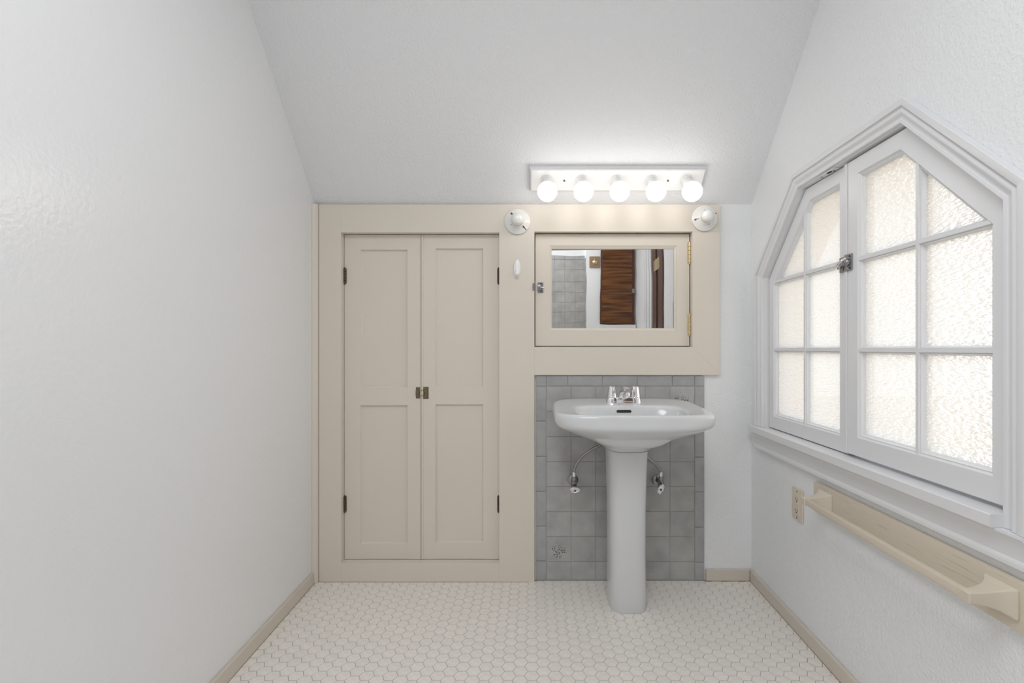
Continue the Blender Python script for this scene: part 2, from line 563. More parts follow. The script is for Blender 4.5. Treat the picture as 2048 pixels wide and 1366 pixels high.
YD = 2.1500
DS = lambda px: (px - 1064) * YD / FPX
DZ = lambda p: CAM_Z - (p - 697) * YD / FPX
def panel_door(x0, x1, panels):
    z0, z1 = FZ(1126) + 0.0018, FZ(465) - 0.0018
    xa, xb = panels[0][0], panels[0][1]
    zs = [(DZ(p[3]), DZ(p[2])) for p in panels]           # (bottom, top), upper panel first
    bm = nb()
    yb_ = YD + 0.022
    b_ = 0.0009
    box(bm, x0, xa, YD, yb_, z0, z1, b_)
    box(bm, xb, x1, YD, yb_, z0, z1, b_)
    box(bm, xa - 0.001, xb + 0.001, YD + 0.0002, yb_, zs[0][1], z1 - 0.0005, b_)
    box(bm, xa - 0.001, xb + 0.001, YD + 0.0002, yb_, zs[1][1], zs[0][0], b_)
    box(bm, xa - 0.001, xb + 0.001, YD + 0.0002, yb_, z0 + 0.0005, zs[1][0], b_)
    d = mk('door', bm, 'cream', cup)
    for (lo__, hi__) in zs:
        bm = nb()
        # panel with a small sloped sticking round it
        e0, e1 = 0.001, 0.0052
        loft(bm, [[(xa - e0, YD + 0.003, lo__ - e0), (xb + e0, YD + 0.003, lo__ - e0), (xb + e0, YD + 0.003, hi__ + e0), (xa - e0, YD + 0.003, hi__ + e0)],
                  [(xa + e1, YD + 0.0115, lo__ + e1), (xb - e1, YD + 0.0115, lo__ + e1), (xb - e1, YD + 0.0115, hi__ - e1), (xa + e1, YD + 0.0115, hi__ - e1)]], cap0=False)
        mk('panel', bm, 'cream', d)
    return d
dl = panel_door(xs1 + 0.0018, DS(841.6), [(DS(721), DS(814.5), 499.6, 775), (0, 0, 810.6, 1088)])
dr = panel_door(DS(842.4), xc0 - 0.0018, [(DS(871), DS(966), 497, 774), (0, 0, 808.8, 1086)])
bm = nb(); box(bm, DS(842.8), DS(846.6), YD - 0.004, YD + 0.002, FZ(1126) + 0.003, FZ(465) - 0.003, 0.0014)
mk('bead', bm, 'cream', dr)

def hinge(parent, x, y, z0, z1, mt, side, r=0.0055, leaf=0.010):
    bm = nb()
    n = 5
    h = (z1 - z0) / n
    for k in range(n):
        lathe(bm, [(r * 0.8, 0.0003), (r, 0.0012), (r, h - 0.0012), (r * 0.8, h - 0.0003)], Matrix.Translation((x, y, z0 + k * h)), 10)
    lathe(bm, [(0.0005, -0.005), (r * 0.62, -0.0035), (r * 0.5, 0)], Matrix.Translation((x, y, z0)), 10)
    lathe(bm, [(r * 0.5, 0), (r * 0.62, 0.0035), (0.0005, 0.005)], Matrix.Translation((x, y, z1)), 10)
    xa, xb = (x - leaf, x + r) if side < 0 else (x - r, x + leaf)
    box(bm, xa, xb, y + 0.002, y + 0.0045, z0 + 0.001, z1 - 0.001)
    return mk('hinge', bm, mt, parent, smooth='auto')
for z0, z1 in ((DZ(567), DZ(537)), (DZ(1023), DZ(992))):
    hinge(dl, xs1 + 0.0055, YD - 0.004, z0, z1, 'bronze', 1, leaf=0.006)
    hinge(dr, xc0 - 0.0055, YD - 0.004, z0, z1, 'bronze', -1, leaf=0.006)

# cupboard latch: plate, bolt and thumb turn on the right door, strike on the left
def latch(name, parent, xs, x0, x1, zc, y, hh, mt, knobx):
    bm = nb()
    box(bm, x0, x1, y - 0.0025, y - 0.0002, zc - hh, zc + hh, 0.0006, 1)
    box(bm, x0, x1 - 0.004, y - 0.008, y - 0.002, zc - hh * 0.52, zc + hh * 0.52, 0.0015)
    ob = mk(name, bm, mt, parent, smooth='auto')
    return ob
zl = DZ(785.7)
latch('latch', dr, None, DS(843.4), DS(857.2), zl, YD - 0.004 + 0.004, 0.027, 'dbrass', 0)
bm = nb()
lathe(bm, [(0.004, 0), (0.0035, 0.006), (0.010, 0.008), (0.011, 0.011), (0.008, 0.014), (0.0005, 0.0145)], axis((DS(846.2), YD - 0.0075, zl), (0, -1, 0)), 20, sx=0.55, sy=1.15)
mk('thumb_turn', bm, 'brass', dr, smooth='auto')
latch('strike', dl, None, DS(832), DS(840.2), zl, YD, 0.0255, 'dbrass', 0)
def screw(p, d, rad, mt, parent, frame=ID):
    bm = nb()
    lathe(bm, [(rad, 0), (rad * 0.9, rad * 0.45), (rad * 0.35, rad * 0.6)], axis(p, d), 10)
    mk('screw', bm, mt, parent, frame=frame)
for x in (DS(844.8), DS(855.2)):
    for z in (zl - 0.0215, zl + 0.0215):
        screw((x, YD - 0.0024, z), (0, -1, 0), 0.0026, 'bronze', dr)
for z in (zl - 0.020, zl + 0.020):
    screw((DS(834.6), YD - 0.0024, z), (0, -1, 0), 0.0026, 'bronze', dl)

# ------------------------------------------------------------------ medicine cabinet
med = thing('medicine_cabinet', (0.42, 2.15, 0.922), 'cream built-in wall cabinet with mirrored door above the sink', 'cabinet')
xm0, xm1, xo = xc1 + 0.0001, FXx(1385), FXx(1440)
zm1, zm0, zb = FZ(463), FZ(693.5), FZ(750)
def mboard(poly, name, bevel=True):
    bm = nb()
    loft(bm, [[(x, YF, z) for x, z in poly], [(x, 2.1345 if max(p[0] for p in poly) > 0.8 else 2.195, z) for x, z in poly]])
    if bevel:
        bmesh.ops.bevel(bm, geom=bm.edges[:], offset=0.0008, segments=2, affect='EDGES')
    return mk(name, bm, 'cream', med)
mboard([(xm0, zm1), (xo, zm1), (xo, zt_), (xm0, zt_)], 'rail', False)
mboard([(xm0, zb), (xo, zb), (xm1, zm0), (xm0, zm0)], 'rail')
mboard([(xo, zb), (xo, zm1), (xm1, zm1), (xm1, zm0)], 'stile')
# lining of the recess behind the boards
bm = nb()
box(bm, xm0, xm1 + 0.015, 2.1346, 2.198, zm1 + 0.0003, zm1 + 0.012)
box(bm, xm0, xm1 + 0.015, 2.1346, 2.198, zm0 - 0.012, zm0 - 0.0003)
box(bm, xm1 + 0.0003, xm1 + 0.012, 2.1346, 2.198, zm0, zm1)
mk('lining', bm, 'cream', med)
QX = lambda px: (px - 1064) / 442.9
QZ = lambda p: CAM_Z - (p - 697) / 442.9
YM = 2.1450
def rect(x0, x1, z0, z1, y):
    return [(x0, y, z0), (x1, y, z0), (x1, y, z1), (x0, y, z1)]
ox0, ox1, oz0, oz1 = xm0 + 0.0035, xm1 - 0.0035, zm0 + 0.0030, zm1 - 0.0035
ix0, ix1, iz0, iz1 = QX(1100.5), QX(1353.5), QZ(661), QZ(492)
gx0, gx1, gz0, gz1 = QX(1103.6), QX(1349), QZ(656.3), QZ(497.2)
bm = nb()
loft(bm, [rect(ox0, ox1, oz0, oz1, YM + 0.030), rect(ox0, ox1, oz0, oz1, YM + 0.002), rect(ox0 + 0.002, ox1 - 0.002, oz0 + 0.002, oz1 - 0.002, YM),
          rect(ix0 - 0.0015, ix1 + 0.0015, iz0 - 0.0015, iz1 + 0.0015, YM), rect(ix0, ix1, iz0, iz1, YM + 0.003),
          rect(ix0 + 0.002, ix1 - 0.002, iz0 + 0.002, iz1 - 0.002, YM + 0.0025),
          rect(gx0, gx1, gz0, gz1, YM + 0.0075), rect(gx0, gx1, gz0, gz1, YM + 0.030)], closed=True)
mdoor = mk('door', bm, 'cream', med)
# the glass sits a degree crooked in its rebate
th = math.radians(1.5)
bm = nb()
box(bm, -0.5 * (gx1 - gx0) + 0.0006, 0.5 * (gx1 - gx0) - 0.0006, 0.0, 0.003, gz0 + 0.0006, gz1 - 0.0006)
fm = Matrix.Translation((0.5 * (gx0 + gx1), YM + 0.017, 0)) @ Matrix.Rotation(-th, 4, 'Z')
mk('mirror', bm, 'mirror', mdoor, frame=fm)
for z0, z1 in ((QZ(526), QZ(485)), (QZ(669.5), QZ(628))):
    hinge(mdoor, xm1 - 0.004, YM - 0.004, z0, z1, 'brass', -1, r=0.0055, leaf=0.010)
# catch at the left edge
zc = QZ(575.5)
bm = nb()
box(bm, QX(1075.5), QX(1086.5), YM - 0.003, YM - 0.0002, zc - 0.024, zc + 0.024, 0.001, 1)
box(bm, QX(1074.5), QX(1083), YM - 0.010, YM - 0.002, zc - 0.012, zc + 0.012, 0.002)
mcat = mk('catch', bm, 'dchrome', mdoor, smooth='auto')
bm = nb()
tube(bm, spline([(QX(1078), YM - 0.009, zc + 0.003), (QX(1079), YM - 0.020, zc + 0.002), (QX(1083), YM - 0.026, zc - 0.001), (QX(1089), YM - 0.028, zc - 0.003)], 4), 0.0030, 8)
mk('lever', bm, 'chrome', mdoor, smooth=True)
for z in (zc - 0.017, zc + 0.017):
    screw((QX(1082), YM - 0.0029, z), (0, -1, 0), 0.0033, 'black', mdoor)
bm = nb()
box(bm, xm0 - 0.0085, xm0 - 0.0014, YF - 0.0035, YF - 0.0002, zc - 0.016, zc + 0.016, 0.0008, 1)
mk('strike', bm, 'dchrome', cup)

# ------------------------------------------------------------------ lamp holders, hook
def lamp_holder(cx, cz, label, marks):
    y = YF - 0.0003
    t = thing('lamp_holder', (cx, y, cz), label, 'lamp holder', 'old porcelain lamp holders')
    Mx = axis((cx, y, cz), (0, -1, 0))
    bm = nb()
    lathe(bm, [(0.0555, 0), (0.0570, 0.003), (0.0565, 0.0075), (0.053, 0.0105), (0.040, 0.0165), (0.031, 0.024), (0.0265, 0.032)], Mx, 48)
    mk('base', bm, 'ceramic', t, smooth='auto')
    bm = nb()
    lathe(bm, [(0.0262, 0.032), (0.0262, 0.042), (0.0258, 0.048), (0.0235, 0.055), (0.018, 0.0605), (0.010, 0.0635), (0.0005, 0.0645)], Mx, 40)
    mk('dome_plug', bm, 'ceramic', t, smooth=True)
    prof = lambda r: 0.0105 if r >= 0.053 else 0.0105 + (0.053 - r) / 0.013 * 0.006 if r > 0.040 else 0.0165 + (0.040 - r) / 0.009 * 0.0075
    for r0, r1, ang, w in marks:
        bm = nb()
        ca, sa = math.cos(math.radians(ang)), math.sin(math.radians(ang))
        # dark slots run radially over the sloping face
        n = 5
        L = []
        for k in range(n + 1):
            r = r0 + (r1 - r0) * k / n
            h = prof(r) + 0.0006
            ww = w * (0.55 + 0.45 * math.sin(PI * (k + 0.6) / (n + 1.2)))
            L.append([Mx @ Vector((ca * r + sx_ * sa * ww, sa * r - sx_ * ca * ww, h + dz)) for sx_, dz in ((-1, -0.002), (1, -0.002), (1, 0), (-1, 0))])
        loft(bm, L)
        mk('screw_slot', bm, 'bronze', t)
    return t
# local +x is picture right, local +y is up in the frame of the lathe (z axis towards the viewer)
lamp_holder(FXx(1035), FZ(444), 'white porcelain lamp holder above the oval hook, between cupboard and mirror',
            [(0.036, 0.047, 128, 0.0042), (0.033, 0.044, -44, 0.0034), (0.043, 0.0552, -44, 0.0018), (0.0315, 0.0345, 214, 0.0018)])
lamp_holder(FXx(1408), FZ(437.5), 'white porcelain lamp holder at the right end of the cream frame under the light bar',
            [(0.032, 0.041, 188, 0.0014), (0.040, 0.048, 190, 0.0042), (0.0315, 0.0340, 102, 0.0016), (0.0315, 0.0345, -65, 0.0020), (0.050, 0.0558, 23, 0.0030)])

hk = thing('adhesive_hook', (FXx(1034), YF - 0.0004, FZ(537)), 'small white oval plastic hook on the cream post below a lamp holder', 'hook')
hx, hz = FXx(1034), FZ(537)
bm = nb()
lathe(bm, [(0.98, 0), (1.0, 0.002), (0.96, 0.0045), (0.80, 0.0062), (0.4, 0.0072), (0.001, 0.0075)], axis((hx, YF - 0.0003, hz), (0, -1, 0)) @ Matrix.Diagonal((0.0155, 0.041, 1, 1)), 32)
mk('back_plate', bm, 'plastic', hk, smooth=True)
bm = nb()
L = []
for zz, yy, w, t_ in ((0.012, 0.006, 0.002, 0.002), (-0.002, 0.0085, 0.0045, 0.004), (-0.018, 0.014, 0.0065, 0.005), (-0.030, 0.019, 0.0075, 0.005), (-0.033, 0.026, 0.0070, 0.004), (-0.028, 0.030, 0.0060, 0.003)):
    L.append([(hx + w * math.cos(k * PI / 5), YF - yy - t_ * 0.5 * math.sin(k * PI / 5), hz + zz) for k in range(10)])
loft(bm, L)
mk('prong', bm, 'plastic', hk, smooth=True)

# ------------------------------------------------------------------ five-bulb light bar on the slope
r2 = math.sqrt(0.5)
FS = Matrix(((1, 0, 0, 0), (0, -r2, -r2, D), (0, r2, -r2, ZC), (0, 0, 0, 1)))    # local: x, up the slope, into the room
bar = thing('vanity_light_bar', (0.36, D - 0.09, ZC + 0.09), 'white metal light bar with five lit globe bulbs on the sloped ceiling', 'light')
bx0, bx1, bs0, bs1, bt = -0.009, 0.731, 0.078, 0.180, 0.035
bm = nb()
def srect(x0, x1, s0, s1, n_):
    return [(x0, s0, n_), (x1, s0, n_), (x1, s1, n_), (x0, s1, n_)]
loft(bm, [srect(bx0, bx1, bs0, bs1, 0.0004), srect(bx0, bx1, bs0, bs1, bt - 0.012), srect(bx0 + 0.003, bx1 - 0.003, bs0 + 0.003, bs1 - 0.003, bt - 0.009),
          srect(bx0 + 0.003, bx1 - 0.003, bs0 + 0.003, bs1 - 0.003, bt - 0.003), srect(bx0 + 0.007, bx1 - 0.007, bs0 + 0.007, bs1 - 0.007, bt)])
mk('housing', bm, 'enamel', bar, frame=FS)
sm = 0.1287
bulbs_x = [0.063 + 0.1488 * k for k in range(5)]
for bxx in bulbs_x:
    Mx = Matrix.Translation((bxx, sm, 0))
    bm = nb()
    lathe(bm, [(0.0255, bt), (0.0255, bt + 0.004), (0.0225, bt + 0.006), (0.0215, bt + 0.050), (0.0195, bt + 0.053), (0.0195, bt + 0.046)], Mx, 32, cap1=True)
    mk('socket', bm, 'enamel', bar, frame=FS, smooth='auto')
    bm = nb()
    R_, cz_ = 0.0405, 0.132
    prof = [(0.016, bt + 0.048), (0.016, 0.092)]
    for k in range(1, 15):
        a = PI - math.radians(155) + 0 * k
        ang = math.radians(-64) + (PI / 2 + math.radians(64)) * k / 14
        prof.append((R_ * math.cos(ang), cz_ + R_ * math.sin(ang)))
    lathe(bm, prof, Mx, 32)
    mk('bulb', bm, 'bulb', bar, frame=FS, smooth=True)
for xx in (0.137, 0.578):
    screw((xx, sm, bt), (0, 0, 1), 0.0046, 'bronze', bar, FS)

# ------------------------------------------------------------------ pedestal sink
SX = 0.382
YW = 2.1235
sink = thing('pedestal_sink', (SX, 1.95, 0), 'white porcelain pedestal sink in front of the grey tile', 'sink')
N = 72
def oval(hw, yb, yf, z, ex=4.0, ey=4.0, back=0.0, lift=0.0, cx=SX):
    """closed loop: half width hw, from depth yb (back) to yf (front); back>0 narrows it towards the wall"""
    L = []
    yc, hd = 0.5 * (yb + yf), 0.5 * (yb - yf)
    for k in range(N):
        a = 2 * PI * k / N
        c, s = math.cos(a), math.sin(a)
        u = math.copysign(abs(c) ** (2 / ex), c)
        v = math.copysign(abs(s) ** (2 / ey), s)
        bk = max(0.0, v)
        x = hw * u * (1 - back * bk ** 3.2)
        fr = max(0.0, -v)
        y = yc + hd * v
        zz = z + lift * min(1.0, max(0.0, (y - 1.78) / 0.30)) ** 1.0
        L.append((cx + x, y, zz))
    return L
YFN = 1.664
LF = 0.016
bm = nb()
loops = []
bc = 0.375
# inside of the bowl, from the drain up
for hw, yb, yf, z, e_ in [(0.020, 1.815, 1.775, 0.664, 2.2), (0.07, 1.85, 1.745, 0.667, 2.6), (0.125, 1.875, 1.722, 0.682, 3.0), (0.165, 1.888, 1.708, 0.715, 3.4),
                          (0.188, 1.899, 1.698, 0.757, 3.8), (0.199, 1.907, 1.692, 0.785, 4.0), (0.206, 1.914, 1.688, 0.7985, 4.2)]:
    loops.append(oval(hw, yb, yf, z, e_, e_, 0.0, 0.012 * (z - 0.66) / 0.14, cx=bc))
loops.append(oval(0.214, 1.921, 1.684, 0.8025, 4.2, 4.2, 0.0, 0.013, cx=bc))
loops.append(oval(0.222, 1.930, 1.681, 0.8030, 4.2, 4.2, 0.0, LF, cx=bc))
# deck and rim
loops.append(oval(0.280, YW - 0.02, 1.676, 0.8035, 5.0, 5.0, 0.135, LF))
loops.append(oval(0.290, YW - 0.006, 1.671, 0.8025, 5.2, 5.2, 0.145, LF))
loops.append(oval(0.2965, YW - 0.001, 1.6655, 0.7975, 5.2, 5.2, 0.15, LF))
loops.append(oval(0.299, YW, 1.664, 0.790, 5.2, 5.2, 0.15, LF * 0.9))
# apron
loops.append(oval(0.2985, YW, 1.662, 0.772, 5.0, 5.0, 0.13, LF * 0.6))
loops.append(oval(0.294, YW, 1.660, 0.756, 4.8, 4.8, 0.11, LF * 0.2))
for hw, yb, yf, z, e_, bk_ in [(0.288, YW, 1.664, 0.748, 4.2, 0.06), (0.270, YW - 0.008, 1.674, 0.7365, 3.6, 0.05), (0.236, 2.092, 1.696, 0.719, 3.0, 0.03), (0.198, 2.066, 1.722, 0.703, 2.7, 0.0),
                                 (0.163, 2.050, 1.750, 0.688, 2.6, 0.0), (0.132, 2.042, 1.779, 0.673, 2.6, 0.0), (0.107, 2.040, 1.808, 0.658, 2.8, 0.0), (0.088, 2.044, 1.834, 0.643, 3.2, 0.0), (0.074, 2.047, 1.856, 0.628, 3.4, 0.0)]:
    loops.append(oval(hw, yb, yf, z, e_, e_, bk_))
loft(bm, loops)
basin = mk('basin', bm, 'porc', sink, smooth=True, sub=1)
# pedestal
bm = nb()
PED = [(0.0735, 2.045, 1.861, 0.0004), (0.0740, 2.046, 1.859, 0.006), (0.0735, 2.046, 1.860, 0.05), (0.0725, 2.045, 1.864, 0.20), (0.0735, 2.045, 1.866, 0.40),
       (0.0765, 2.045, 1.862, 0.53), (0.0785, 2.046, 1.858, 0.60), (0.0800, 2.047, 1.855, 0.629), (0.0790, 2.046, 1.856, 0.6325)]
loft(bm, [oval(hw, yb, yf, z, 3.4, 3.4, cx=0.386) for hw, yb, yf, z in PED], cap1=True)
mk('pedestal', bm, 'porc', sink, smooth='auto')
# overflow slot and drain
bm = nb()
ov = []
for k in range(20):
    a = 2 * PI * k / 20
    ov.append((0.369 + math.copysign(0.0245, math.cos(a)) + 0.0052 * math.cos(a), 0.0052 * math.sin(a)))
zo = 0.7880
loft(bm, [[(x, 1.9085 + 0.30 * z + dy, zo + z) for x, z in ov] for dy in (-0.0035, 0.006)])
mk('overflow', bm, 'black', sink)
bm = nb()
lathe(bm, [(0.022, 0), (0.022, 0.002), (0.017, 0.003), (0.015, 0.001), (0.001, 0.001)], Matrix.Translation((bc, 1.795, 0.6645)), 24)
mk('drain', bm, 'chrome', sink, smooth='auto')
# faucet
ZD = 0.8165
fy = 2.005
bm = nb()
L = []
for z, e1 in ((0.0, 0.0), (0.003, 0.0012), (0.010, 0.002), (0.0165, 0.004), (0.019, 0.008)):
    ring = []
    for k in range(48):
        a = 2 * PI * k / 48
        c, s = math.cos(a), math.sin(a)
        u = math.copysign(abs(c) ** 0.5, c)
        v = math.copysign(abs(s) ** 0.6, s)
        waist = 1.0 - 0.16 * (1 - abs(u)) ** 1.2
        ring.append((0.386 + (0.074 - e1) * u, fy + (0.028 * waist - e1) * v, ZD - 0.004 * (z == 0) + z))
    L.append(ring)
loft(bm, L)
fau = mk('faucet', bm, 'chrome', sink, smooth='auto', label='chrome two-handle faucet on the back ledge')
for xx in (0.337, 0.436):
    bm = nb()
    L = []
    for z, r in ((0.0, 0.0190), (0.003, 0.0215), (0.010, 0.0213), (0.040, 0.0165), (0.0455, 0.0152), (0.0475, 0.0125), (0.0465, 0.010)):
        ring = []
        for k in range(48):
            a = 2 * PI * k / 48
            fl = 1.0 - 0.05 * (0.5 - 0.5 * math.cos(8 * a)) * (0.008 < z < 0.044)
            ring.append((xx + r * fl * math.cos(a), fy + r * fl * math.sin(a), ZD + 0.0160 + z))
        L.append(ring)
    loft(bm, L)
    mk('handle', bm, 'chrome', fau, smooth='auto')
bm = nb()
path = [(fy + 0.002, 0.017, 0.0215, 0.024), (fy + 0.0, 0.030, 0.0195, 0.020), (fy - 0.006, 0.042, 0.0170, 0.0165), (fy - 0.020, 0.052, 0.0155, 0.0140), (fy - 0.042, 0.056, 0.0145, 0.0115), (fy - 0.070, 0.055, 0.0135, 0.0105), (fy - 0.092, 0.051, 0.0125, 0.0100)]
L = []
for i, (y, z, w, t_) in enumerate(path):
    p0 = path[max(i - 1, 0)]; p1 = path[min(i + 1, len(path) - 1)]
    ty, tz = p1[0] - p0[0], p1[1] - p0[1]
    l = math.hypot(ty, tz); ty, tz = ty / l, tz / l
    ny, nz = -tz, ty                      # perpendicular in the y-z plane
    ring = []
    for k in range(20):
        a = 2 * PI * k / 20
        c, s = math.cos(a), math.sin(a)
        u = math.copysign(abs(c) ** 0.7, c); v = math.copysign(abs(s) ** 0.7, s)
        ring.append((0.386 + w * u, y + t_ * v * ny, ZD + z + t_ * v * nz))
    L.append(ring)
loft(bm, L)
mk('spout', bm, 'chrome', fau, smooth='auto')
bm = nb()
lathe(bm, [(0.0105, 0), (0.0110, -0.004), (0.0110, -0.016), (0.0095, -0.0175), (0.009, -0.014)], Matrix.Translation((0.386, fy - 0.082, ZD + 0.046)), 20)
mk('aerator', bm, 'chrome', fau, smooth='auto')

# ------------------------------------------------------------------ water supply valves under the sink
def valve(x, z, hose, htilt, hdir, label):
    y = 2.066
    t = thing('supply_valve', (x, 2.126, z), label, 'valve', 'shut-off valves under the sink')
    bm = nb()
    lathe(bm, [(0.024, 0), (0.023, 0.003), (0.015, 0.007), (0.009, 0.008), (0.009, 0.052)], axis((x, 2.1255, z), (0, -1, 0)), 20)
    mk('stub_pipe', bm, 'dchrome', t, smooth='auto')
    bm = nb()
    lathe(bm, [(0.008, -0.022), (0.0115, -0.020), (0.0125, -0.005), (0.0125, 0.010), (0.010, 0.013), (0.010, 0.018), (0.0115, 0.019), (0.0115, 0.030), (0.009, 0.031)], Matrix.Translation((x, y, z)), 12)
    lathe(bm, [(0.010, 0.0), (0.010, 0.016), (0.006, 0.018), (0.006, 0.030)], axis((x, y, z - 0.004), hdir), 12)
    mk('valve_body', bm, 'dchrome', t, smooth='auto')
    hc = Vector((x, y, z - 0.004)) + 0.031 * Vector(hdir).normalized()
    bm = nb()
    lathe(bm, [(0.3, -0.003), (0.90, -0.004), (1.0, -0.001), (1.0, 0.003), (0.90, 0.006), (0.72, 0.003), (0.25, 0.004), (0.22, 0.008), (0.001, 0.008)],
          axis(hc, hdir, htilt) @ Matrix.Diagonal((0.0250, 0.0150, 1, 1)), 28)
    hd_ = mk('oval_handle', bm, 'chrome', t, smooth='auto')
    bm = nb()
    lathe(bm, [(0.004, 0.0075), (0.004, 0.0095), (0.001, 0.010)], axis(hc, hdir, htilt), 10)
    mk('screw', bm, 'black', hd_)
    bm = nb()
    pts = spline([(x, y, z + 0.028)] + hose, 7)
    tube(bm, pts, 0.0058, 10)
    mk('hose', bm, 'steel', t, smooth=True)
    bm = nb()
    lathe(bm, [(0.0075, 0.0), (0.0078, 0.002), (0.0078, 0.019), (0.0062, 0.021)], Matrix.Translation((x, y, z + 0.030)), 14)
    mk('ferrule', bm, 'chrome', t, smooth='auto')
valve(0.183, 0.452, [(0.183, 2.066, 0.505), (0.190, 2.064, 0.532), (0.212, 2.061, 0.565), (0.250, 2.058, 0.597), (0.298, 2.055, 0.624), (0.322, 2.054, 0.642)],
      (1, 0, 0.22), (0.02, -1, -0.45), 'chrome shut-off valve with wide oval handle and grey hose left of the pedestal')
valve(0.560, 0.452, [(0.561, 2.066, 0.490), (0.554, 2.064, 0.513), (0.536, 2.062, 0.537), (0.506, 2.060, 0.562), (0.470, 2.060, 0.592), (0.445, 2.060, 0.640)],
      (0.28, 0, 1), (-0.25, -1, -0.35), 'chrome shut-off valve with upright oval handle right of the pedestal')

# ------------------------------------------------------------------ window
win = thing('window_1', (0.97, 1.487, 0.69), 'white casement window with clipped top corners and pebbled glass panes', 'window', kind='structure')
# jamb lining
bm = nb()
JP = inset(OP, 0.0)
loops = [[(-0.0005, y, z) for y, z in HO], [(0.128, y, z) for y, z in HO], [(0.128, y, z) for y, z in OP], [(-0.0005, y, z) for y, z in OP]]
loft(bm, loops, closed=True)
mk('jamb', bm, 'wwood', win, frame=FR)
# stucco reveal outside
bm = nb()
RO = inset(OP, -0.010); RI = inset(OP, 0.004)
loops = [[(0.1285, y, z) for y, z in RO], [(0.19, y, z) for y, z in RO], [(0.19, y, z) for y, z in RI], [(0.1285, y, z) for y, z in RI]]
loft(bm, loops, closed=True)
mk('outer_reveal', bm, 'stucco', win, frame=FR)
# casing boards, mitred, moulded profile (distance from the opening, height off the wall)
PROF = [(0.004, 0.0004), (0.004, 0.0095), (0.0055, 0.011), (0.012, 0.011), (0.0135, 0.0085), (0.018, 0.0085), (0.021, 0.0105), (0.026, 0.0150), (0.031, 0.0175),
        (0.036, 0.0165), (0.0395, 0.0135), (0.0415, 0.0140), (0.0425, 0.0205), (0.0440, 0.0215), (0.0570, 0.0215), (0.0582, 0.0205), (0.0582, 0.0004)]
ST_T, ST_B = 0.706, 0.679
rings = []
for dd, hh in PROF:
    q = inset(OP, -dd)
    rings.append([(-hh, y, z) for y, z in q])
path_i = [1, 2, 3, 4, 5, 0]
for a, b in zip(path_i, path_i[1:]):
    A = [r[a] for r in rings]
    Bq = [r[b] for r in rings]
    if a == 1:
        A = [(p[0], p[1], ST_T + 0.0003) for p in A]
    if b == 0:
        Bq = [(p[0], p[1], ST_B + 0.0003) for p in Bq]
    bm = nb()
    loft(bm, [A, Bq])
    mk('casing_board', bm, 'wwood', win, frame=FR, smooth='auto')
# stool and apron
bm = nb()
loft(bm, [[(-x, y, z) for x, z in ((-0.055, ST_T - 0.001), (0.0365, ST_T), (0.038, ST_T - 0.0015), (0.038, ST_B + 0.0015), (0.0365, ST_B), (-0.055, ST_B))] for y in (0.957, 2.085)])
mk('window_sill', bm, 'wwood', win, frame=FR, smooth='auto')
bm = nb()
AP = [(0.0004, ST_B - 0.0004), (0.027, ST_B - 0.0004), (0.027, ST_B - 0.006), (0.0235, ST_B - 0.010), (0.016, ST_B - 0.030), (0.014, ST_B - 0.052), (0.017, ST_B - 0.056), (0.0175, ST_B - 0.062), (0.017, ST_B - 0.068), (0.012, ST_B - 0.072), (0.0004, ST_B - 0.072)]
loft(bm, [[(-x, y, z) for x, z in AP] for y in (0.9045, 2.068)])
mk('apron', bm, 'wwood', win, frame=FR, smooth='auto')

bm = nb()
QO, QI = inset(OP, 0.0002), inset(OP, 0.014)
QI = [(y, max(z, 0.731)) for y, z in QI]
loops = [[(0.0615, y, z) for y, z in QO], [(0.080, y, z) for y, z in QO], [(0.080, y, z) for y, z in QI], [(0.0615, y, z) for y, z in QI]]
loft(bm, loops, closed=True)
mk('stop_bead', bm, 'wwood', win, frame=FR)

